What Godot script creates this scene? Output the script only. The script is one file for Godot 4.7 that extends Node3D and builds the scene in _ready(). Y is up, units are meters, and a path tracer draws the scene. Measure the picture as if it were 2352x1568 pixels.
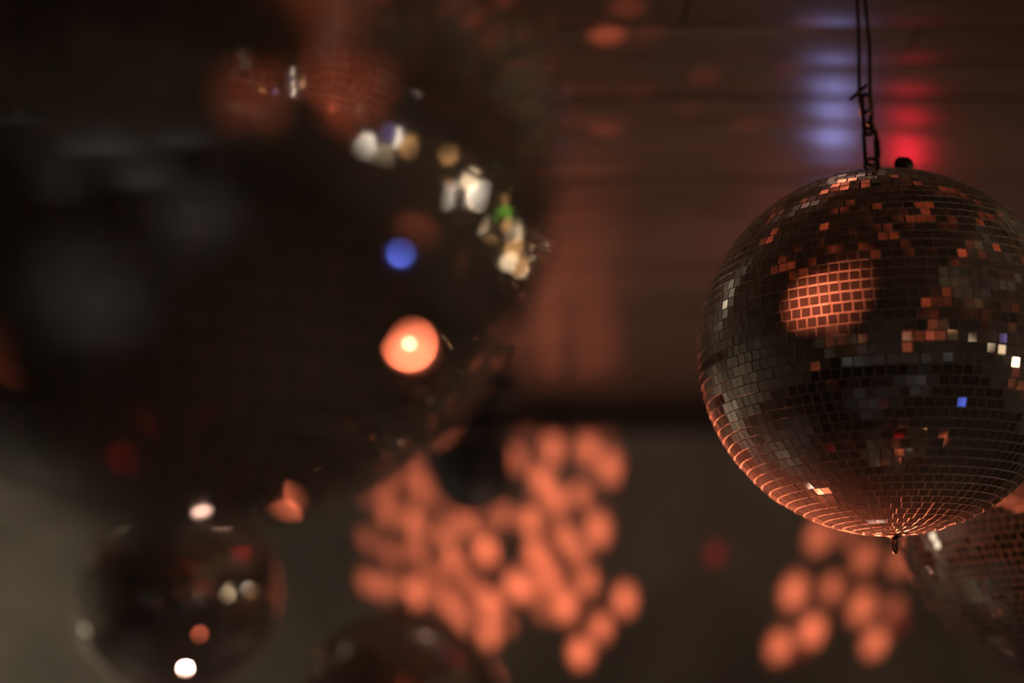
extends Node3D
# A low room hung with mirror balls, lit by a few coloured lamps. One ball is in focus; the rest blur.

const F := 3266.7            # focal length in pixels of the 2352 x 1568 frame
const CEIL := 2.495          # ceiling height
const FAR := -4.4            # far wall
var cam: Camera3D
var used := {}
var rng := RandomNumberGenerator.new()
var M := {}
var tile_mesh: ArrayMesh
var tiles_big: Array = []
var last_tiles: Array = []  # where the tiles of the ball built last sit
var balls: Array = []        # [center, radius] of every mirror ball


func lin(r: float, g: float, b: float) -> Color:
	return Color(r, g, b).linear_to_srgb()

func at(px: float, py: float, depth: float) -> Vector3:
	return cam.transform * Vector3((px - 1176.0) / F * depth, (784.0 - py) / F * depth, -depth)

func on_plane_z(px: float, py: float, z: float) -> Vector3:
	var d := (at(px, py, 1.0) - cam.position)
	return cam.position + d * ((z - cam.position.z) / d.z)

func on_ceiling(px: float, py: float) -> Vector3:
	var d := (at(px, py, 1.0) - cam.position)
	return cam.position + d * ((CEIL - cam.position.y) / d.y)

func numbered(called: String) -> String:
	var n: int = used.get(called, 0)
	used[called] = n + 1
	return called if n == 0 else "%s_%03d" % [called, n]

func thing(called: String, where: Vector3, label: String, category: String, group := "") -> Node3D:
	var o := Node3D.new()
	o.name = numbered(called)
	o.position = where
	add_child(o)
	o.set_meta("label", label)
	o.set_meta("category", category)
	if group:
		o.set_meta("group", group)
	return o

func part(called: String, mesh: Mesh, m: Material, parent: Node, where := Vector3.ZERO) -> MeshInstance3D:
	var o := MeshInstance3D.new()
	o.name = called
	o.mesh = mesh
	if m:
		o.material_override = m
	o.position = where
	parent.add_child(o, true)
	return o

func struct(called: String, label: String, category: String) -> Node3D:
	var o := thing(called, Vector3.ZERO, label, category)
	o.set_meta("kind", "structure")
	return o

# ---------------------------------------------------------------- shapes
func quad(st: SurfaceTool, a: Vector3, b: Vector3, c: Vector3, d: Vector3) -> void:
	# seen from the front a, b, c, d run clockwise
	for p in [a, b, c, a, c, d]:
		st.add_vertex(p)

func box(size: Vector3, bevel := 0.0) -> Mesh:
	var st := SurfaceTool.new()
	st.begin(Mesh.PRIMITIVE_TRIANGLES)
	st.set_smooth_group(-1)
	var h := size / 2.0
	var e := bevel
	for ax in 3:
		for s in [-1.0, 1.0]:
			var u := (ax + 1) % 3
			var v := (ax + 2) % 3
			var pts := []
			for k in [[-1, -1], [-1, 1], [1, 1], [1, -1]]:
				var p := Vector3.ZERO
				p[ax] = s * h[ax]
				p[u] = k[0] * (h[u] - e)
				p[v] = k[1] * (h[v] - e)
				pts.append(p)
			if s > 0:
				quad(st, pts[0], pts[1], pts[2], pts[3])
			else:
				quad(st, pts[3], pts[2], pts[1], pts[0])
	if e > 0.0:
		for ax in 3:
			var u := (ax + 1) % 3
			var v := (ax + 2) % 3
			for su in [-1.0, 1.0]:
				for sv in [-1.0, 1.0]:
					var a := Vector3.ZERO
					a[u] = su * h[u]
					a[v] = sv * (h[v] - e)
					var b := Vector3.ZERO
					b[u] = su * (h[u] - e)
					b[v] = sv * h[v]
					var a0 := a
					var a1 := a
					var b0 := b
					var b1 := b
					a0[ax] = -(h[ax] - e)
					b0[ax] = -(h[ax] - e)
					a1[ax] = h[ax] - e
					b1[ax] = h[ax] - e
					if su * sv > 0:
						quad(st, a0, a1, b1, b0)
					else:
						quad(st, a0, b0, b1, a1)
	st.generate_normals()
	return st.commit()

func board(length: float, thick: float, width: float, crown: float) -> Mesh:
	# a plank whose lower face bulges a little between its edges
	var st := SurfaceTool.new()
	st.begin(Mesh.PRIMITIVE_TRIANGLES)
	var n := 8
	var h := length / 2.0
	st.set_smooth_group(1)
	for k in n:
		var z0 := (float(k) / n - 0.5) * width
		var z1 := (float(k + 1) / n - 0.5) * width
		var y0 := -thick / 2 + crown * pow(2.0 * z0 / width, 2)
		var y1 := -thick / 2 + crown * pow(2.0 * z1 / width, 2)
		quad(st, Vector3(-h, y0, z0), Vector3(-h, y1, z1), Vector3(h, y1, z1), Vector3(h, y0, z0))
	st.set_smooth_group(-1)
	var e := width / 2.0
	var b := -thick / 2 + crown
	var t := thick / 2.0
	quad(st, Vector3(-h, t, -e), Vector3(h, t, -e), Vector3(h, t, e), Vector3(-h, t, e))
	quad(st, Vector3(-h, b, e), Vector3(-h, t, e), Vector3(h, t, e), Vector3(h, b, e))
	quad(st, Vector3(-h, t, -e), Vector3(-h, b, -e), Vector3(h, b, -e), Vector3(h, t, -e))
	quad(st, Vector3(-h, b, -e), Vector3(-h, t, -e), Vector3(-h, t, e), Vector3(-h, b, e))
	quad(st, Vector3(h, t, -e), Vector3(h, b, -e), Vector3(h, b, e), Vector3(h, t, e))
	st.generate_normals()
	return st.commit()

func lathe(profile: Array, seg := 40) -> Mesh:
	# profile: Vector2(radius, y), from bottom to top
	var st := SurfaceTool.new()
	st.begin(Mesh.PRIMITIVE_TRIANGLES)
	st.set_smooth_group(-1)
	for k in seg:
		var a0 := TAU * k / seg
		var a1 := TAU * (k + 1) / seg
		for i in profile.size() - 1:
			var p: Vector2 = profile[i]
			var q: Vector2 = profile[i + 1]
			var p0 := Vector3(p.x * cos(a0), p.y, p.x * sin(a0))
			var p1 := Vector3(p.x * cos(a1), p.y, p.x * sin(a1))
			var q0 := Vector3(q.x * cos(a0), q.y, q.x * sin(a0))
			var q1 := Vector3(q.x * cos(a1), q.y, q.x * sin(a1))
			if q.x > 1e-6:
				for v in [p0, q1, q0]:
					st.add_vertex(v)
			if p.x > 1e-6:
				for v in [p0, p1, q1]:
					st.add_vertex(v)
	st.generate_normals()
	return st.commit()

func tube(path: Array, r: float, closed := false, seg := 10) -> Mesh:
	var st := SurfaceTool.new()
	st.begin(Mesh.PRIMITIVE_TRIANGLES)
	st.set_smooth_group(0)
	var n := path.size()
	var rings := []
	var up := Vector3(0.31, 0.2, 0.93)
	for i in n:
		var a: Vector3 = path[(i - 1 + n) % n] if closed or i > 0 else path[i]
		var b: Vector3 = path[(i + 1) % n] if closed or i < n - 1 else path[i]
		var t := (b - a).normalized()
		var s := t.cross(up).normalized()
		var w := s.cross(t).normalized()
		up = w
		var ring := []
		for k in seg:
			var ang := TAU * k / seg
			ring.append(path[i] + s * (cos(ang) * r) + w * (sin(ang) * r))
		rings.append(ring)
	for i in (n if closed else n - 1):
		var A: Array = rings[i]
		var B: Array = rings[(i + 1) % n]
		for k in seg:
			var l := (k + 1) % seg
			quad(st, A[k], B[k], B[l], A[l])
	if not closed:
		for e in [0, n - 1]:
			for k in seg:
				var l := (k + 1) % seg
				var tri := [path[e], rings[e][k], rings[e][l]] if e == 0 else [path[e], rings[e][l], rings[e][k]]
				for v in tri:
					st.add_vertex(v)
	st.generate_normals()
	return st.commit()

func link_path(half_w: float, half_h: float, plane := 0.0) -> Array:
	# a stadium of straight sides and round ends, standing upright, turned about y
	var out := []
	var straight := half_h - half_w
	for k in 24:
		var a := TAU * k / 24.0
		var p := Vector3(cos(a) * half_w, sin(a) * half_w + (straight if sin(a) > 0 else -straight), 0)
		out.append(p.rotated(Vector3.UP, plane))
	return out

func make_tile() -> ArrayMesh:
	# a small mirror: face in surface 0, ground bevel and sides in surface 1; top face at y = 0
	var w := 0.00500
	var f := w - 0.00037
	var d := -0.0004
	var base := -0.0021
	var a := SurfaceTool.new()
	a.begin(Mesh.PRIMITIVE_TRIANGLES)
	a.set_smooth_group(-1)
	quad(a, Vector3(-f, 0, -f), Vector3(f, 0, -f), Vector3(f, 0, f), Vector3(-f, 0, f))
	a.generate_normals()
	a.set_material(M.mirror)
	var mesh := a.commit()
	var b := SurfaceTool.new()
	b.begin(Mesh.PRIMITIVE_TRIANGLES)
	b.set_smooth_group(-1)
	var c := [Vector2(-1, -1), Vector2(1, -1), Vector2(1, 1), Vector2(-1, 1)]
	for k in 4:
		var p: Vector2 = c[k]
		var q: Vector2 = c[(k + 1) % 4]
		var t0 := Vector3(p.x * f, 0, p.y * f)
		var t1 := Vector3(q.x * f, 0, q.y * f)
		var m0 := Vector3(p.x * w, d, p.y * w)
		var m1 := Vector3(q.x * w, d, q.y * w)
		quad(b, t1, t0, m0, m1)
		quad(b, m1, m0, Vector3(p.x * w, base, p.y * w), Vector3(q.x * w, base, q.y * w))
	b.generate_normals()
	b.set_material(M.edge)
	return b.commit(mesh)

# ---------------------------------------------------------------- textures and materials
func noise_image(size: int, freq: float, octaves: int, s: int, lo: float, hi: float, sharp := 1.0) -> ImageTexture:
	var n := FastNoiseLite.new()
	n.seed = s
	n.frequency = freq
	n.fractal_octaves = octaves
	n.noise_type = FastNoiseLite.TYPE_SIMPLEX_SMOOTH
	var im := n.get_seamless_image(size, size)
	im.convert(Image.FORMAT_RGB8)
	for y in size:
		for x in size:
			var v := pow(im.get_pixel(x, y).r, sharp)
			v = lerpf(lo, hi, v)
			im.set_pixel(x, y, Color(v, v, v))
	return ImageTexture.create_from_image(im)

func mat(called: String, c: Color, rough: float, metal := 0.0) -> StandardMaterial3D:
	var m := StandardMaterial3D.new()
	m.resource_name = called
	m.albedo_color = c
	m.roughness = rough
	m.metallic = metal
	return m

func materials() -> void:
	var dust := noise_image(512, 0.09, 4, 3, 0.76, 1.10, 0.55)
	var m := mat("dusty_mirror", lin(0.74, 0.70, 0.67), 0.035, 0.985)
	m.metallic_texture = dust
	m.uv1_triplanar = true
	m.uv1_world_triplanar = true
	m.uv1_scale = Vector3(18, 18, 18)
	M.mirror = m
	m = mat("ground_glass_edge", lin(0.44, 0.41, 0.38), 0.40)
	m.metallic_specular = 0.7
	M.edge = m
	M.core = mat("dark_glue", lin(0.022, 0.019, 0.018), 0.8)
	m = mat("plaster", lin(0.30, 0.275, 0.255), 0.85)
	m.albedo_texture = noise_image(512, 0.012, 5, 8, 0.80, 1.0)
	m.uv1_triplanar = true
	m.uv1_world_triplanar = true
	m.uv1_scale = Vector3(0.45, 0.45, 0.45)
	M.plaster = m
	M.wood = []
	var grain := noise_image(512, 0.03, 4, 21, 0.72, 1.0)
	for k in 3:
		m = mat("stained_board", [lin(0.150, 0.098, 0.072), lin(0.130, 0.086, 0.064), lin(0.170, 0.110, 0.080)][k], 0.23)
		m.albedo_texture = grain
		m.uv1_triplanar = true
		m.uv1_world_triplanar = true
		m.uv1_scale = Vector3(0.35, 3.0, 6.0)
		m.metallic_specular = 0.6
		M.wood.append(m)
	M.dark_wood = mat("dark_trim", lin(0.030, 0.022, 0.019), 0.6)
	M.gap = mat("ceiling_void", lin(0.012, 0.010, 0.010), 0.9)
	m = mat("floor_boards", lin(0.085, 0.072, 0.066), 0.5)
	m.albedo_texture = grain
	m.uv1_triplanar = true
	m.uv1_scale = Vector3(2, 2, 0.3)
	M.floor = m
	M.black = mat("black_metal", lin(0.018, 0.019, 0.019), 0.55)
	M.iron = mat("dark_iron", lin(0.06, 0.052, 0.047), 0.42, 0.7)
	M.brass = mat("dull_brass", lin(0.30, 0.22, 0.12), 0.4, 0.9)
	M.cord = mat("black_cord", lin(0.01, 0.01, 0.01), 0.7)

func glow(called: String, c: Color, energy: float) -> StandardMaterial3D:
	var m := mat(called, lin(0.02, 0.02, 0.02), 0.3)
	m.emission_enabled = true
	m.emission = c
	m.emission_energy_multiplier = energy
	return m

# ---------------------------------------------------------------- lights
func spot(called: String, from: Vector3, to: Vector3, half: float, c: Color, energy: float, soft := 0.5, size := 0.012) -> SpotLight3D:
	var l := SpotLight3D.new()
	l.name = numbered(called)
	add_child(l)
	var up := Vector3.UP if absf((to - from).normalized().y) < 0.99 else Vector3.RIGHT
	l.look_at_from_position(from, to, up)
	l.spot_angle = half
	l.spot_angle_attenuation = soft
	l.spot_range = 20.0
	l.spot_attenuation = 2.0
	l.light_color = c
	l.light_energy = energy
	l.light_size = size
	l.shadow_enabled = true
	return l

func omni(called: String, where: Vector3, c: Color, energy: float, size: float) -> OmniLight3D:
	var l := OmniLight3D.new()
	l.name = numbered(called)
	l.position = where
	add_child(l)
	l.omni_range = 20.0
	l.omni_attenuation = 2.0
	l.light_color = c
	l.light_energy = energy
	l.light_size = size
	l.shadow_enabled = true
	return l

# ---------------------------------------------------------------- mirror balls
func mirror_ball(center: Vector3, r: float, s: int, wobble: float, n_parts: int, label: String, group: String, big := 1.0) -> Node3D:
	var root := thing("mirror_ball", center, label, "mirror ball", group)
	balls.append([center, r])
	var g := RandomNumberGenerator.new()
	g.seed = s
	var sphere := SphereMesh.new()
	sphere.radius = r - 0.0016
	sphere.height = 2.0 * sphere.radius
	sphere.radial_segments = 96
	sphere.rings = 48
	part("core", sphere, M.core, root)
	var pitch := 0.01062 * big
	var rows := int(round(PI * r / pitch))
	var places: Array = []
	for i in rows:
		var lat := -PI / 2 + (i + 0.5) * PI / rows
		var around := TAU * r * cos(lat)
		var n := int(floor(around / (pitch * 0.985)))
		if n < 5:
			continue
		var start := g.randf() * TAU
		for k in n:
			var lon := start + TAU * k / n + g.randfn() * 0.0013 / maxf(cos(lat), 0.1)
			var b := Basis(Vector3.UP, lon) * Basis(Vector3.RIGHT, PI / 2 - lat)
			# b.y points outwards; each tile sits a little askew
			b = b * Basis(Vector3.RIGHT, deg_to_rad(g.randfn() * wobble)) * Basis(Vector3.BACK, deg_to_rad(g.randfn() * wobble)) * Basis(Vector3.UP, deg_to_rad(g.randfn() * 0.6))
			b = b.scaled(Vector3.ONE * big)
			var out_dir := Vector3(sin(lon) * cos(lat), sin(lat), cos(lon) * cos(lat))
			places.append(Transform3D(b, out_dir * (r + g.randfn() * 0.00012)))
	last_tiles = []
	for t in places:
		last_tiles.append(Transform3D(t.basis.orthonormalized(), t.origin + center))
	var shown := []
	if n_parts > 0:
		var inv := cam.transform.affine_inverse()
		for k in places.size():
			var t: Transform3D = places[k]
			var p := inv * (t.origin + center)
			var px := 1176.0 + F * p.x / -p.z
			var py := 784.0 - F * p.y / -p.z
			var facing := (inv.basis * t.basis.y.normalized()).dot(-p.normalized())
			if px > -20 and px < 2372 and py > -20 and py < 1588 and facing > 0.05:
				shown.append([facing / p.length_squared(), k])
		shown.sort_custom(func(a, b): return a[0] > b[0])
		shown = shown.slice(0, n_parts)
	var single := {}
	for x in shown:
		single[x[1]] = true
		var o := part("tile", tile_mesh, null, root)
		o.transform = places[x[1]]
	var left: Array = []
	for k in places.size():
		if not single.has(k):
			left.append(places[k])
	var mi := MeshInstance3D.new()
	mi.name = "tiles"
	mi.mesh = joined_tiles(left)
	root.add_child(mi, true)
	mi.set_meta("kind", "stuff")
	part("top_cap", lathe([Vector2(0, -0.004), Vector2(0.020, -0.004), Vector2(0.020, 0.0012), Vector2(0.006, 0.004), Vector2(0, 0.004)], 28), M.iron, root, Vector3(0, r - 0.0005, 0))
	# bottom eye: a stem and a small ring
	var eye := part("bottom_eye", lathe([Vector2(0, -0.006), Vector2(0.0035, -0.006), Vector2(0.0045, -0.003), Vector2(0.0085, -0.001), Vector2(0.0085, 0.003), Vector2(0, 0.003)], 24), M.iron, root, Vector3(0, -r, 0))
	part("ring", tube(link_path(0.0044, 0.0068, 0.95), 0.0021, true), M.iron, eye, Vector3(0, -0.0115, 0))
	return root

func joined_tiles(places: Array) -> ArrayMesh:
	var out := ArrayMesh.new()
	for k in tile_mesh.get_surface_count():
		var src := tile_mesh.surface_get_arrays(k)
		var v: PackedVector3Array = src[Mesh.ARRAY_VERTEX]
		var n: PackedVector3Array = src[Mesh.ARRAY_NORMAL]
		var vv := PackedVector3Array()
		var nn := PackedVector3Array()
		for t in places:
			var b: Basis = t.basis.orthonormalized()
			vv.append_array(t * v)
			nn.append_array(Transform3D(b, Vector3.ZERO) * n)
		var arrays := []
		arrays.resize(Mesh.ARRAY_MAX)
		arrays[Mesh.ARRAY_VERTEX] = vv
		arrays[Mesh.ARRAY_NORMAL] = nn
		out.add_surface_from_arrays(Mesh.PRIMITIVE_TRIANGLES, arrays)
		out.surface_set_material(k, tile_mesh.surface_get_material(k))
	return out

func mirrored(tiles: Array, center: Vector3, r: float, px: float, py: float) -> Array:
	# what the tile of a ball behind that point of the picture mirrors: [its place, the direction]
	var d := (at(px, py, 1.0) - cam.position).normalized()
	var oc := cam.position - center
	var b := d.dot(oc)
	var t := -b - sqrt(maxf(0.0, b * b - oc.length_squared() + r * r))
	var p := cam.position + d * t
	var best: Transform3D = tiles[0]
	for x in tiles:
		if x.origin.distance_squared_to(p) < best.origin.distance_squared_to(p):
			best = x
	var n := best.basis.y
	var e := (best.origin - cam.position).normalized()
	return [best.origin, (e - 2.0 * e.dot(n) * n).normalized()]

func hang(center: Vector3, r: float, label: String) -> void:
	# an eye on the cap and a wire up to a hook plate on the ceiling
	var top := center + Vector3(0, r + 0.003, 0)
	var w := thing("hanging_wire", top, label, "wire", "wires of the other mirror balls")
	part("ring", tube(link_path(0.009, 0.013), 0.002, true), M.iron, w, Vector3(0, 0.012, 0))
	var top_y := CEIL - 0.03 - top.y
	part("wire", tube([Vector3(0, 0.022, 0), Vector3(0.001, top_y * 0.5, 0), Vector3(0, top_y, 0)], 0.0018), M.iron, w)
	part("hook_plate", lathe([Vector2(0, 0), Vector2(0.02, 0), Vector2(0.022, 0.004), Vector2(0.022, 0.012), Vector2(0, 0.012)], 24), M.iron, w, Vector3(0, top_y - 0.004, 0))

func par_can(where: Vector3, aim: Vector3, c: Color, label: String, lens_glow: float, hood := 0.0, size := 1.0) -> Node3D:
	# a stubby lamp housing whose glowing lens looks along aim
	var root := thing("par_lamp", where, label, "lamp")
	var y := aim.normalized()
	var x := y.cross(Vector3(0.13, 0.21, 0.97)).normalized()
	root.basis = Basis(x, y, x.cross(y)).scaled(Vector3.ONE * size)
	part("housing", lathe([Vector2(0, -0.16), Vector2(0.035, -0.155), Vector2(0.06, -0.13), Vector2(0.068, -0.09), Vector2(0.07, 0.0), Vector2(0.074, 0.0), Vector2(0.074, 0.012), Vector2(0.062, 0.012), Vector2(0.062, -0.004), Vector2(0, -0.004)], 32), M.black, root, Vector3(0, -0.02, 0))
	part("lens", lathe([Vector2(0, -0.006), Vector2(0.0615, -0.006), Vector2(0.0615, 0.0), Vector2(0.04, 0.005), Vector2(0, 0.007)], 32), glow("lamp_lens", c, lens_glow), root, Vector3(0, -0.016, 0))
	if hood > 0.0:
		part("hood", lathe([Vector2(0.074, -0.008), Vector2(0.076, -0.008), Vector2(0.076, hood), Vector2(0.072, hood), Vector2(0.072, -0.008)], 32), M.black, root)
	var arc := []
	for k in 13:
		var a := PI * k / 12.0
		arc.append(Vector3(cos(a) * 0.082, -0.07 - sin(a) * 0.13, 0))
	part("yoke", tube(arc, 0.006), M.black, root)
	return root

func _ready() -> void:
	# ------------------------------------------------------------ camera, surroundings, exposure
	cam = Camera3D.new()
	cam.name = "camera"
	cam.position = Vector3(0, 1.6, 0)
	cam.rotation_degrees = Vector3(14.0, 0, 0)
	cam.near = 0.02
	cam.far = 60.0
	cam.fov = 26.99
	var lens := CameraAttributesPhysical.new()
	lens.frustum_focal_length = 50.0
	lens.frustum_focus_distance = 1.465
	lens.exposure_aperture = 1.18
	cam.attributes = lens
	add_child(cam)
	cam.fov = 26.99
	cam.current = true
	var env := Environment.new()
	env.background_mode = Environment.BG_COLOR
	env.background_color = Color.BLACK
	env.tonemap_mode = Environment.TONE_MAPPER_LINEAR
	env.tonemap_exposure = 1.0
	env.sdfgi_enabled = true
	env.ssao_enabled = true
	env.ssil_enabled = true
	var we := WorldEnvironment.new()
	we.environment = env
	add_child(we)
	rng.seed = 77

	var orange := lin(1.0, 0.205, 0.095)
	var rust := lin(1.0, 0.60, 0.47)
	var white_hot := lin(1.0, 0.62, 0.36)
	var red := lin(1.0, 0.012, 0.035)
	var blue := lin(0.42, 0.42, 1.0)
	var deep_blue := lin(0.13, 0.20, 1.0)
	var warm := lin(1.0, 0.74, 0.46)
	var neutral := lin(1.0, 0.84, 0.60)

	materials()
	tile_mesh = make_tile()

	# ------------------------------------------------------------ the room
	var W := 4.0
	var back := 3.4
	var fl := struct("floor", "dark wooden floor of the dim room", "floor")
	part("floor_slab", box(Vector3(2 * W + 0.4, 0.2, back - FAR + 0.4)), M.floor, fl, Vector3(0, -0.1, (back + FAR) / 2))
	var wb := struct("wall_back", "plaster wall behind the mirror balls, dotted with orange light", "wall")
	part("plaster", box(Vector3(2 * W + 0.4, CEIL, 0.2)), M.plaster, wb, Vector3(0, CEIL / 2, FAR - 0.1))
	var wf := struct("wall_front", "plaster wall facing the mirror balls", "wall")
	part("plaster", box(Vector3(2 * W + 0.4, CEIL, 0.2)), M.plaster, wf, Vector3(0, CEIL / 2, back + 0.1))
	for s in [-1, 1]:
		var ws := struct("wall_left" if s < 0 else "wall_right", "plaster side wall of the dim room" if s < 0 else "plaster side wall behind the strings of bulbs", "wall")
		part("plaster", box(Vector3(0.2, CEIL, back - FAR)), M.plaster, ws, Vector3(s * (W + 0.1), CEIL / 2, (back + FAR) / 2))
	var cl := struct("ceiling", "glossy dark brown boarded ceiling running across the room", "ceiling")
	part("ceiling_slab", box(Vector3(2 * W + 0.4, 0.2, back - FAR + 0.4)), M.gap, cl, Vector3(0, CEIL + 0.125, (back + FAR) / 2))
	var bw := 0.118
	var board_meshes := []
	for k in 3:
		board_meshes.append(board([2.6, 2.1, 3.0][k], 0.018, bw - 0.004, 0.0016))
	var z := FAR + bw / 2
	while z < back:
		var x := -W - rng.randf() * 1.6
		while x < W:
			var k := rng.randi() % 3
			var len_k: float = [2.6, 2.1, 3.0][k]
			if x + len_k > W:
				k = 1
				len_k = 2.1
			var b := part("board", board_meshes[k], M.wood[rng.randi() % 3], cl, Vector3(x + len_k / 2, CEIL + 0.009 + rng.randf() * 0.002, z))
			b.rotation = Vector3(deg_to_rad(rng.randfn() * 0.7), 0, 0)
			x += len_k + 0.003
		z += bw
	var tr := struct("trim_1", "dark wooden beam along the top of the far wall", "trim")
	part("beam", box(Vector3(2 * W, 0.10, 0.05), 0.006), M.dark_wood, tr, Vector3(0, CEIL - 0.05, FAR + 0.025))

	# ------------------------------------------------------------ mirror balls in view
	var c_main := at(2026, 807, 1.555)
	var c_big := at(408.7, 355, 0.7446)
	var c_low_left := at(408, 1365, 2.78)
	var c_low_right := at(2500, 1145, 1.86)
	var c_bottom := at(918, 1655, 2.65)
	mirror_ball(c_main, 0.2, 11, 1.0, 300, "sharp mirror ball with orange-lit grooves hanging from quick links", "mirror balls")
	mirror_ball(c_big, 0.2, 12, 0.6, 300, "huge blurred mirror ball reflecting warm lamps along its edge", "mirror balls", 1.45)
	tiles_big = last_tiles
	var seen_in_big := func(px: float, py: float) -> Array: return mirrored(tiles_big, c_big, 0.2, px, py)
	mirror_ball(c_low_left, 0.2, 13, 1.2, 300, "blurred dark mirror ball hanging below the huge one before the pale wall", "mirror balls")
	mirror_ball(c_low_right, 0.25, 14, 1.3, 300, "dark mirror ball partly hidden behind the sharp one", "mirror balls")
	mirror_ball(c_bottom, 0.2, 15, 1.2, 120, "dim blurred mirror ball below the black lamp and orange spots", "mirror balls")
	# mirror balls that show only as reflections in the others, and the one on the floor that throws the spots
	var to_behind: Array = seen_in_big.call(575, 190)
	var to_beside: Array = seen_in_big.call(800, 165)
	var c_behind: Vector3 = to_behind[0] + to_behind[1] * 1.06
	var c_beside: Vector3 = to_beside[0] + to_beside[1] * 1.04
	c_behind.y = minf(c_behind.y, CEIL - 0.3)
	c_beside.y = minf(c_beside.y, CEIL - 0.3)
	var c_under := c_big + cam.basis * (Vector3(0.60, -0.72, -0.36) * 0.92)
	mirror_ball(c_behind, 0.2, 16, 1.2, 0, "mirror ball seen only reflected, stripes of orange light on its side", "mirror balls")
	mirror_ball(c_beside, 0.2, 17, 1.2, 0, "mirror ball seen only reflected in the huge ball beside a bright ring", "mirror balls")
	mirror_ball(c_under, 0.2, 20, 1.2, 0, "mirror ball reflected as faint brown rows low in the huge ball", "mirror balls")
	var c_floor := Vector3(0.25, 0.42, -3.15)
	mirror_ball(c_floor, 0.2, 18, 1.2, 0, "mirror ball on a low stand throwing orange spots onto the wall", "mirror balls")

	# ------------------------------------------------------------ lamps
	# red and blue lamps hung from the ceiling behind the sharp ball; the boards mirror them
	var p_red := at(2140, 975, 3.0)
	var p_blue := at(1955, 975, 2.9)
	var a_red := Vector3(-0.35, 0.85, 0.35)
	var a_blue := Vector3(0, 0.85, 0.5)
	bracket(par_can(p_red, a_red, red, "red stage lamp hanging behind the sharp mirror ball", 1.5))
	bracket(par_can(p_blue, a_blue, blue, "blue stage lamp hanging behind the sharp mirror ball", 1.5))
	spot("red_lamp_light", p_red + a_red * 0.03, p_red + a_red, 50, red, 0.072, 0.8, 0.03)
	spot("blue_lamp_light", p_blue + a_blue * 0.03, p_blue + a_blue, 55, blue, 0.015, 0.8, 0.03)
	# hot lamp on the floor that the huge ball mirrors, and the rust-coloured flood that washes the ceiling
	var to_flood: Array = seen_in_big.call(455, 1190)
	var p_flood: Vector3 = to_flood[0] + to_flood[1] * ((0.22 - to_flood[0].y) / to_flood[1].y)
	stand(par_can(p_flood, Vector3(0.06, 1, 0.16), rust, "small hot lamp on the floor under the blurred balls", 12.0, 0.0, 0.5), p_flood)
	spot("flood_lamp_light", p_flood + Vector3(0, 0.03, 0), p_flood + Vector3(0.06, 1, 0.16), 34, rust, 0.35, 1.0, 0.03)
	var p_wash := Vector3(0.72, 0.25, -3.5)
	var a_wash := Vector3(-0.16, 1, 0.14)
	stand(par_can(p_wash, a_wash, rust, "rust-orange flood lamp on the floor before the far wall", 3.0), p_wash)
	spot("wash_lamp_light", p_wash + a_wash * 0.03, p_wash + a_wash, 40, rust, 1.9, 1.0, 0.06)
	# orange spot that grazes the sharp ball from below, behind and left
	var p_graze := c_main + cam.basis * (Vector3(-0.30, -0.88, -0.30).normalized() * 1.30)
	stand(par_can(p_graze, c_main - p_graze, orange, "orange spot lamp aimed up at the sharp mirror ball", 6.0), p_graze)
	spot("graze_lamp_light", p_graze + (c_main - p_graze).normalized() * 0.03, c_main, 8.6, orange, 18.0, 0.4, 0.03)
	# orange spot that lights the balls behind the photographer
	var p_low := cam.transform * Vector3(-0.95, -0.85, -0.55)
	var mid := (c_behind + c_beside) / 2.0
	stand(par_can(p_low, mid - p_low, orange, "orange spot lamp low at the left aimed over the camera", 3.0, 0.28), p_low)
	spot("low_lamp_light", p_low + (mid - p_low).normalized() * 0.03, mid, 15, orange, 16.0, 0.5, 0.03)
	# pin spots added at the left to make the lit patch on the sharp ball
	for k in 2:
		var n_hit: Vector3 = [Vector3(-0.56, 0.245, 0.79), Vector3(-0.44, 0.265, 0.86)][k]
		var hit := c_main + cam.basis * (n_hit.normalized() * 0.2)
		var p_pin: Vector3 = hit + cam.basis * ([Vector3(-0.78, -0.22, 0.58), Vector3(-0.66, -0.36, 0.66)][k].normalized() * (1.35 + 0.3 * k))
		stand(par_can(p_pin, hit - p_pin, orange, ["added orange pin spot aimed at the side of the sharp mirror ball", "added lower orange pin spot aimed at the sharp mirror ball"][k], 2.0, 0.16), p_pin)
		spot("added_pin_light", p_pin + (hit - p_pin).normalized() * 0.03, hit, [1.05, 0.95][k], orange, [14.0, 10.0][k], 0.3, 0.012)
	# hot lamp and blue lamp below right, mirrored in the huge ball
	var to_hot: Array = seen_in_big.call(965, 775)
	to_hot[1] = (to_hot[1] + cam.basis * Vector3(0.035, -0.02, 0.0)).normalized()
	var p_hot: Vector3 = to_hot[0] + to_hot[1] * 1.05
	var hot := par_can(p_hot, -to_hot[1], orange, "hot spot lamp mirrored as an orange flare in the huge ball", 0.9, 0.0, 0.62)
	stand(hot, p_hot)
	part("bulb_core", lathe([Vector2(0, -0.004), Vector2(0.014, -0.004), Vector2(0.016, 0.002), Vector2(0.010, 0.010), Vector2(0, 0.013)], 24), glow("lamp_core", white_hot, 10.0), hot, Vector3(0, -0.008, 0))
	spot("hot_lamp_light", p_hot - to_hot[1] * 0.03, to_hot[0], 12, orange, 0.016, 0.5, 0.036)
	var to_cold: Array = seen_in_big.call(900, 595)
	to_cold[1] = (to_cold[1] + cam.basis * Vector3(-0.03, 0.05, 0.0)).normalized()
	var p_cold: Vector3 = to_cold[0] + to_cold[1] * 1.3
	stand(par_can(p_cold, -to_cold[1], deep_blue, "small blue spot lamp mirrored in the huge ball", 1.1, 0.0, 0.38), p_cold)
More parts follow.
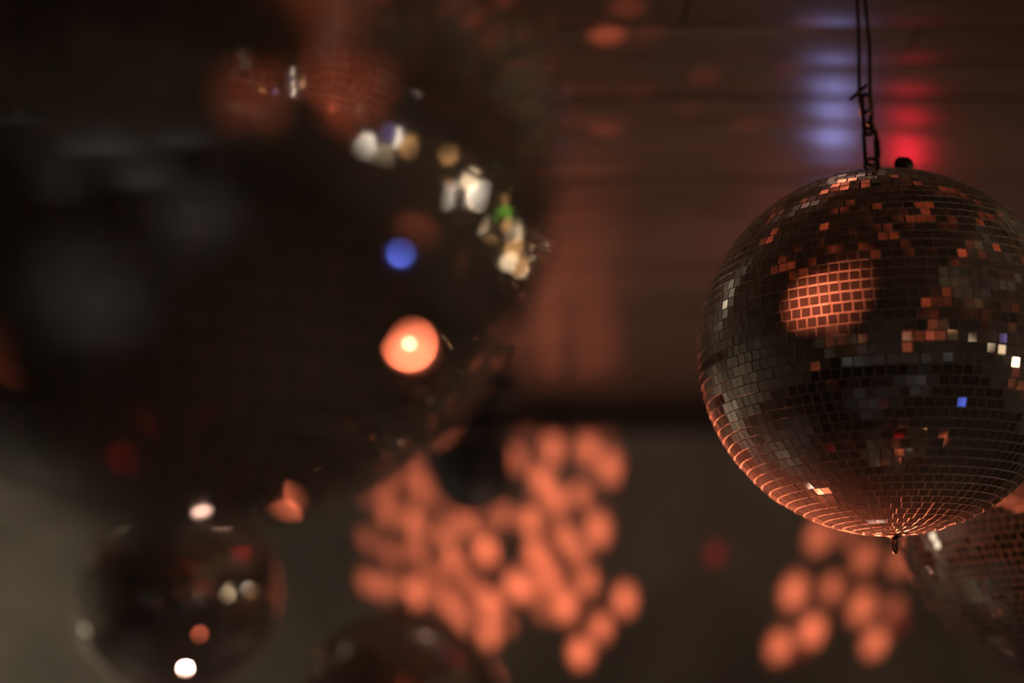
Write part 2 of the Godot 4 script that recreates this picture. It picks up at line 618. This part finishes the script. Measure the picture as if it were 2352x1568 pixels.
	spot("cold_lamp_light", p_cold - to_cold[1] * 0.03, to_cold[0], 10, deep_blue, 0.0012, 0.5, 0.022)
	# string of warm bulbs along the right side of the room, seen in the balls
	festoon(Vector3(1.75, 1.92, -3.1), Vector3(1.55, 1.98, 1.3), 34, 0.16, "sagging string of warm bulbs along the right side of the room", warm)
	festoon(Vector3(2.75, 2.22, -3.6), Vector3(2.5, 2.18, 1.6), 34, 0.22, "string of bulbs hung closest to the right wall", warm)
	festoon(Vector3(2.1, 2.12, -3.4), Vector3(2.0, 2.02, 1.4), 30, 0.24, "deepest sagging string of bulbs between the other two", warm)
	# hooded lamps added to lift the dark floor with a little plain light
	var pale := lin(0.94, 0.94, 0.92)
	added_downlight(Vector3(-0.7, 2.18, 0.75), pale, 1.2, "added hooded fill lamp over the floor at the left")
	added_downlight(Vector3(0.8, 2.18, 1.9), pale, 2.2, "added hooded fill lamp over the floor by the front wall")
	added_downlight(Vector3(-1.9, 2.18, -1.8), pale, 0.7, "added hooded fill lamp over the floor near the pale wall")
	# standing lamp at the left, lighting the pale stretch of the far wall
	var p_std := Vector3(-2.38, 1.25, -3.52)
	standing_lamp(p_std, neutral, 0.66)
	# dim strip added as neutral fill at the foot of the front wall
	var strip := thing("added_strip_lamp", Vector3(0, 0.06, back - 0.08), "long dim strip lamp added as fill at the foot of the wall", "lamp")
	part("channel", box(Vector3(6.0, 0.03, 0.06), 0.004), M.black, strip, Vector3(0, -0.03, 0))
	part("added_lamp_strip", box(Vector3(5.9, 0.012, 0.03), 0.002), glow("added_lamp_strip", lin(0.85, 0.95, 1.0), 0.6), strip, Vector3(0, -0.01, 0))
	part("baffle", box(Vector3(6.0, 0.17, 0.012), 0.002), M.black, strip, Vector3(0, 0.04, -0.05))  # added to keep the fill strip out of the mirrors
	var al := AreaLight3D.new()
	al.name = "added_strip_fill"
	al.position = Vector3(0, 0.075, back - 0.08)
	al.rotation_degrees = Vector3(90, 0, 0)
	al.area_size = Vector2(5.9, 0.03)
	al.light_color = lin(0.85, 0.95, 1.0)
	al.light_energy = 0.22
	al.area_range = 20.0
	al.shadow_enabled = true
	add_child(al)

	beams(c_floor, orange, red)
	floor_beams(c_main, red)
	build_hanger(c_main)
	build_black_lamp()
	hang(c_big, 0.2, "wire holding the huge blurred mirror ball")
	hang(c_low_left, 0.2, "wire holding the mirror ball below the huge one")
	hang(c_low_right, 0.25, "wire holding the ball behind the sharp one")
	hang(c_bottom, 0.2, "wire holding the dim ball below the black lamp")
	hang(c_behind, 0.2, "wire holding the reflected ball with orange stripes")
	hang(c_beside, 0.2, "wire holding the reflected ball beside a bright ring")
	var st := thing("ball_stand", Vector3(c_floor.x, 0, c_floor.z), "low iron stand carrying the mirror ball on the floor", "stand")
	part("base", lathe([Vector2(0, 0), Vector2(0.14, 0), Vector2(0.14, 0.01), Vector2(0.02, 0.02), Vector2(0, 0.02)], 36), M.iron, st)
	part("post", lathe([Vector2(0, 0.015), Vector2(0.012, 0.015), Vector2(0.012, 0.19), Vector2(0, 0.19)], 20), M.iron, st)
	var su := thing("ball_stand", Vector3(c_under.x, 0, c_under.z), "tall iron stand carrying the reflected ball of faint brown rows", "stand")
	part("base", lathe([Vector2(0, 0), Vector2(0.14, 0), Vector2(0.14, 0.01), Vector2(0.02, 0.02), Vector2(0, 0.02)], 36), M.iron, su)
	var su_top := c_under.y - 0.231
	part("post", lathe([Vector2(0, 0.015), Vector2(0.012, 0.015), Vector2(0.012, su_top), Vector2(0, su_top)], 20), M.iron, su)
	part("cup", lathe([Vector2(0, 0), Vector2(0.014, 0), Vector2(0.022, 0.006), Vector2(0.02, 0.008), Vector2(0, 0.004)], 24), M.iron, su, Vector3(0, su_top - 0.001, 0))
	part("cup", lathe([Vector2(0, 0), Vector2(0.014, 0), Vector2(0.022, 0.006), Vector2(0.02, 0.008), Vector2(0, 0.004)], 24), M.iron, st, Vector3(0, 0.189, 0))

func bracket(lamp: Node3D) -> void:
	# rod and plate that hold a lamp under the ceiling
	var a := lamp.transform * Vector3(0, -0.2, 0)
	var inv := lamp.transform.affine_inverse()
	if a.y > lamp.position.y:
		part("bracket", tube([inv * a, inv * Vector3(a.x, (a.y + CEIL) / 2, a.z), inv * Vector3(a.x, CEIL - 0.005, a.z)], 0.007), M.black, lamp)
		return
	part("bracket", tube([inv * a, inv * (a + Vector3(0, -0.02, -0.05)), inv * (a + Vector3(0, 0.05, -0.09)), inv * Vector3(a.x, CEIL - 0.005, a.z - 0.09)], 0.007), M.black, lamp)

func stand(lamp: Node3D, p: Vector3) -> void:
	# post and foot under a lamp that stands on the floor
	var inv := lamp.transform.affine_inverse()
	var a := lamp.transform * Vector3(0, -0.2, 0)
	if a.y < 0.03:
		a.y = 0.03
	part("post", tube([inv * a, inv * Vector3(a.x, a.y * 0.5, a.z), inv * Vector3(a.x, 0.004, a.z)], 0.010), M.black, lamp)
	var foot := part("foot", lathe([Vector2(0, 0), Vector2(0.12, 0), Vector2(0.12, 0.012), Vector2(0.02, 0.02), Vector2(0, 0.02)], 32), M.black, lamp)
	foot.transform = inv * Transform3D(Basis(), Vector3(a.x, 0, a.z))

func ring_path(r: float) -> Array:
	var out := []
	for k in 32:
		out.append(Vector3(cos(TAU * k / 32.0) * r, 0, sin(TAU * k / 32.0) * r))
	return out

func festoon(a: Vector3, b: Vector3, n: int, sag: float, label: String, c: Color) -> void:
	var t := thing("festoon_lights", a, label, "lights")
	var path := []
	for k in 41:
		var u := k / 40.0
		path.append((b - a) * u + Vector3(0, -sag * 4.0 * u * (1.0 - u), 0))
	part("cable", tube(path, 0.004), M.cord, t)
	for e in [Vector3.ZERO, b - a]:
		part("drop_cord", tube([e, Vector3(e.x, (CEIL - a.y + e.y) * 0.5, e.z), Vector3(e.x, CEIL - a.y, e.z)], 0.004), M.cord, t)
	var ball := lathe([Vector2(0, -0.061), Vector2(0.020, -0.052), Vector2(0.027, -0.034), Vector2(0.018, -0.012), Vector2(0.010, 0.0)], 9)
	var cup := lathe([Vector2(0, 0), Vector2(0.013, 0), Vector2(0.014, 0.03), Vector2(0.008, 0.04), Vector2(0, 0.04)], 14)
	var kinds := [glow("warm_bulb", c, 6.0), glow("amber_bulb", lin(1.0, 0.5, 0.18), 3.2), glow("white_bulb", lin(1.0, 0.86, 0.7), 5.0), glow("dim_bulb", c, 1.5), glow("green_bulb", lin(0.35, 1.0, 0.08), 1.3), glow("violet_bulb", lin(0.45, 0.35, 1.0), 1.0)]
	for k in n:
		var u := (k + 0.5) / n
		var p := (b - a) * u + Vector3(0, -sag * 4.0 * u * (1.0 - u) - 0.04, 0)
		p += Vector3(rng.randfn() * 0.02, 0, rng.randfn() * 0.05)
		var kind: int = [0, 1, 2, 3, 0, 1, 3, 2][rng.randi() % 8]
		if k == n / 3:
			kind = 4
		elif k == n * 2 / 3:
			kind = 5
		var s := part("socket", cup, M.cord, t, p)
		part("bulb", ball, kinds[kind], s)
		if k % 12 == 5:
			omni("bulb_light", a + p + Vector3(0, -0.034, 0), c, 0.025, 0.026)

func added_downlight(p: Vector3, c: Color, energy: float, label: String) -> void:
	# an added fill lamp, hooded, hung from the ceiling to light the floor
	bracket(par_can(p, Vector3(0, -1, 0.001), c, label, 0.5, 0.26))
	spot("added_downlight_fill", p - Vector3(0, 0.02, 0), p + Vector3(0, -1, 0.001), 34, c, energy, 0.8, 0.05)

func standing_lamp(p: Vector3, c: Color, energy: float) -> void:
	var t := thing("standing_lamp", Vector3(p.x, 0, p.z), "standing lamp with a round glowing globe beside the pale wall", "lamp")
	part("base", lathe([Vector2(0, 0), Vector2(0.15, 0), Vector2(0.15, 0.012), Vector2(0.03, 0.03), Vector2(0, 0.03)], 36), M.black, t)
	part("pole", lathe([Vector2(0, 0.02), Vector2(0.011, 0.02), Vector2(0.011, p.y - 0.1), Vector2(0, p.y - 0.1)], 18), M.black, t)
	var s := SphereMesh.new()
	s.radius = 0.12
	s.height = 0.24
	part("lamp_globe", s, glow("lamp_globe", c, 1.4), t, Vector3(0, p.y, 0))
	omni("standing_lamp_light", p, c, energy, 0.12)

func beams(c: Vector3, orange: Color, red: Color) -> void:
	# what the tiles of the floor ball throw back: one narrow beam each, onto the far wall and the ceiling
	var wall_spots := []   # px, py, half width, strength
	for a in [[960, 445, 52, 1.0], [1135, 390, 70, 1.0], [1310, 395, 68, 1.1], [1420, 485, 72, 1.1], [1075, 550, 64, 1.1], [1150, 650, 64, 1.1], [1275, 625, 58, 0.8], [1025, 755, 62, 1.1], [1360, 800, 74, 1.0], [1190, 830, 62, 0.9], [1255, 910, 58, 0.8], [1050, 920, 66, 1.1], [800, 905, 66, 1.25], [1120, 1040, 72, 1.0], [1305, 1060, 62, 0.8], [1195, 1175, 78, 1.0], [950, 1080, 70, 1.0], [1030, 1100, 62, 0.6], [1495, 1150, 66, 0.9], [1375, 1290, 62, 0.85], [1275, 1415, 66, 0.95], [815, 1320, 58, 0.8], [905, 1270, 40, 0.4], [480, 590, 62, 0.9], [400, 520, 56, 0.5], [300, 590, 64, 0.5], [215, 620, 40, 0.4], [580, 660, 50, 0.6], [690, 750, 66, 0.8], [890, 730, 52, 0.7], [790, 720, 46, 0.5], [440, 760, 70, 0.9], [310, 720, 62, 0.6], [590, 830, 56, 0.8], [210, 850, 48, 0.5], [320, 920, 42, 0.7], [450, 910, 56, 0.7], [640, 960, 62, 0.9], [540, 1030, 48, 0.7], [720, 1080, 56, 0.7], [450, 1110, 64, 1.0], [210, 1060, 54, 0.6], [290, 1090, 54, 0.5], [350, 1070, 40, 0.4], [600, 1150, 60, 0.8], [680, 1230, 60, 0.6], [820, 1170, 70, 1.0], [1000, 260, 80, 0.35], [1260, 270, 50, 0.35], [1390, 270, 66, 0.35], [830, 1540, 48, 0.4], [1090, 1210, 48, 0.4], [580, 310, 62, 0.6], [430, 470, 56, 0.5]]:
		wall_spots.append([750 + a[0] / 2.184, 850 + a[1] / 2.184, a[2] / 2.184, a[3], orange])
	for a in [[965, 390, 96, 0.75], [1150, 380, 62, 0.6], [1275, 530, 90, 0.75], [1510, 560, 78, 0.65], [800, 760, 102, 0.75], [1055, 735, 80, 0.65], [1260, 860, 104, 0.8], [1470, 870, 66, 0.5], [920, 1020, 98, 0.8], [700, 1130, 94, 0.75], [1345, 1100, 90, 0.7]]:
		wall_spots.append([1552 + a[0] / 2.94, 1100 + a[1] / 2.94, a[2] / 2.94, a[3], orange])
	for a in [[265, 505, 62, 0.16], [1510, 980, 50, 0.14], [810, 1180, 46, 0.1]]:
		wall_spots.append([1552 + a[0] / 2.94, 1100 + a[1] / 2.94, a[2] / 2.94, a[3], red])
	for a in wall_spots:
		var p := on_plane_z(a[0], a[1], FAR)
		var from := c + (p - c).normalized() * 0.215
		var dist := from.distance_to(p)
		var half := rad_to_deg(atan(0.86 * a[2] / F * cam.position.distance_to(p) / dist))
		spot("mirror_beam", from, p, half, a[4], 29.0 * a[3], 0.9)
	var up_spots := []
	for a in [[1395, 85, 1.0], [1440, 22, 0.6], [1485, 82, 0.3], [1618, 180, 0.4], [1390, 300, 0.6], [1715, 290, 0.35], [1470, 215, 0.3], [1862, 58, 0.3], [1580, 250, 0.25], [1815, 165, 0.3], [1185, 240, 0.6]]:
		up_spots.append([on_ceiling(a[0], a[1]), 0.030, 2.2 * pow(a[2], 1.7)])
	for k in 40:
		var p := Vector3(rng.randf_range(-1.3, 3.0), CEIL, rng.randf_range(-1.0, 1.1))
		up_spots.append([p, rng.randf_range(0.03, 0.055), rng.randf_range(1.5, 5.0)])
	for k in 90:
		var p := Vector3(rng.randf_range(-0.35, 1.2), CEIL, rng.randf_range(-1.66, -0.65))
		up_spots.append([p, rng.randf_range(0.016, 0.032), rng.randf_range(1.6, 6.0)])
	for k in 10:
		up_spots.append([Vector3(4.0, rng.randf_range(0.5, 2.3), rng.randf_range(-2.6, 0.8)), rng.randf_range(0.1, 0.16), rng.randf_range(1.0, 2.5)])
	for a in up_spots:
		var p: Vector3 = a[0]
		for b0 in [balls[balls.size() - 1], balls[4], balls[7], balls[5], balls[6]]:
			var from: Vector3 = b0[0] + (p - b0[0]).normalized() * (b0[1] + 0.015)
			var blocked := false
			for b in balls:
				if b[0] != b0[0]:
					var q := Geometry3D.get_closest_point_to_segment(b[0], from, p)
					if q.distance_to(b[0]) < b[1] + 0.04:
						blocked = true
			if blocked:
				continue
			var d := from.distance_to(p)
			spot("mirror_beam", from, p, rad_to_deg(atan(a[1] / d)), orange, 0.85 * a[2] * d * d, 0.7)
			break

func floor_beams(c: Vector3, red: Color) -> void:
	# red light thrown down by the tiles of the sharp ball
	for a in [[-0.07, 0.0, 0.49, 0.06], [-0.48, 0.0, -1.01, 0.05], [0.14, 0.0, -1.13, 0.05], [-0.62, 0.0, -1.35, 0.05], [0.05, 0.0, -1.55, 0.05], [-1.43, 1.43, 3.4, 0.1], [-0.9, 0.0, -0.6, 0.05], [0.3, 0.0, -0.2, 0.05]]:
		var p := Vector3(a[0], a[1], a[2])
		var from := c + (p - c).normalized() * 0.215
		var d := from.distance_to(p)
		spot("mirror_beam", from, p, rad_to_deg(atan(a[3] / d)), red, 4.5 * d, 0.6)

func build_hanger(c: Vector3) -> void:
	var pole := c + Vector3(0, 0.2035, 0)
	var u := 0.00049
	# eyes on the ball's cap are part of the ball
	var ball := get_node("mirror_ball")
	part("eye_ring", tube(link_path(16 * u, 24 * u), 0.0021, true), M.iron, ball, Vector3(0.002, 0.2035 + 19 * u, 0))
	var second := part("eye_ring", tube(link_path(20 * u, 22 * u, 0.55), 0.0026, true), M.iron, ball, Vector3(0.036, 0.2015 + 22 * u, 0.002))
	var bead := SphereMesh.new()
	bead.radius = 0.0098
	bead.height = 0.0196
	part("bead", bead, M.iron, second, Vector3(0.001, 0.001, 0.005))
	var h := thing("chain_hanger", pole, "dark steel wire and two quick links holding the sharp mirror ball", "hanger")
	var lower := part("quick_link", tube(link_path(15 * u, 46 * u, 0.1), 0.0025, true), M.iron, h, Vector3(0.002, 72 * u, 0))
	part("threaded_sleeve", lathe([Vector2(0, -0.0102), Vector2(0.0037, -0.0102), Vector2(0.0040, -0.009), Vector2(0.0040, 0.009), Vector2(0.0037, 0.0102), Vector2(0, 0.0102)], 6), M.iron, lower, Vector3(15 * u, -4 * u, 0))
	var upper := part("quick_link", tube(link_path(13 * u, 50 * u, 0.6), 0.0027, true), M.iron, h, Vector3(0.0, 152 * u, 0))
	part("threaded_sleeve", lathe([Vector2(0, -0.0112), Vector2(0.0032, -0.0112), Vector2(0.0035, -0.010), Vector2(0.0035, 0.010), Vector2(0.0032, 0.0112), Vector2(0, 0.0112)], 6), M.iron, upper, Vector3(0.0055, 14 * u, -0.003))
	# twisted wire tail round the links
	var twist := []
	for k in 15:
		var t := k / 14.0
		twist.append(Vector3(sin(t * 9.0) * 11 * u + 2 * u, (112 + 66 * t) * u, cos(t * 9.0) * 9 * u))
	part("wire_wrap", tube(twist, 0.0022), M.iron, h)
	part("wire_tail", tube([Vector3(-40 * u, 185 * u, 0.004), Vector3(-16 * u, 206 * u, 0.004), Vector3(2 * u, 224 * u, 0.001)], 0.0023), M.iron, h)
	var top := CEIL - 0.02 - pole.y
	part("wire", tube([Vector3(-12 * u, 150 * u, 0), Vector3(-15 * u, 205 * u, 0), Vector3(-8 * u, 330 * u, 0), Vector3(-1 * u, top, 0)], 0.0021), M.iron, h)
	part("wire", tube([Vector3(10 * u, 150 * u, 0), Vector3(11 * u, 215 * u, 0), Vector3(17 * u, 330 * u, 0), Vector3(6 * u, top, 0)], 0.0021), M.iron, h)
	part("hook_plate", lathe([Vector2(0, 0), Vector2(0.02, 0), Vector2(0.022, 0.004), Vector2(0.022, 0.014), Vector2(0, 0.014)], 24), M.iron, h, Vector3(0, top, 0))

func build_black_lamp() -> void:
	# round-bottomed black lamp housing on an arm clamped to the ceiling
	var p := at(1086, 1092, 3.98)
	var r := thing("moving_head_lamp", p, "unlit black stage lamp with a rounded housing clamped under the ceiling", "lamp")
	var prof := []
	for k in 9:
		var a := -PI / 2 + PI / 2 * k / 8.0
		prof.append(Vector2(0.108 * cos(a), 0.095 * sin(a) - 0.015))
	prof += [Vector2(0.110, 0.06), Vector2(0.092, 0.085), Vector2(0.080, 0.095), Vector2(0, 0.095)]
	part("housing", lathe(prof, 40), M.black, r)
	part("side_arm", box(Vector3(0.026, 0.21, 0.05), 0.006), M.black, r, Vector3(0.062, 0.13, 0.045))
	part("yoke_bridge", box(Vector3(0.13, 0.05, 0.06), 0.008), M.black, r, Vector3(0.03, 0.15, 0.0))
	var top := CEIL - p.y
	part("clamp", box(Vector3(0.10, 0.085, 0.08), 0.012), M.black, r, Vector3(0.072, top - 0.048, 0.0))
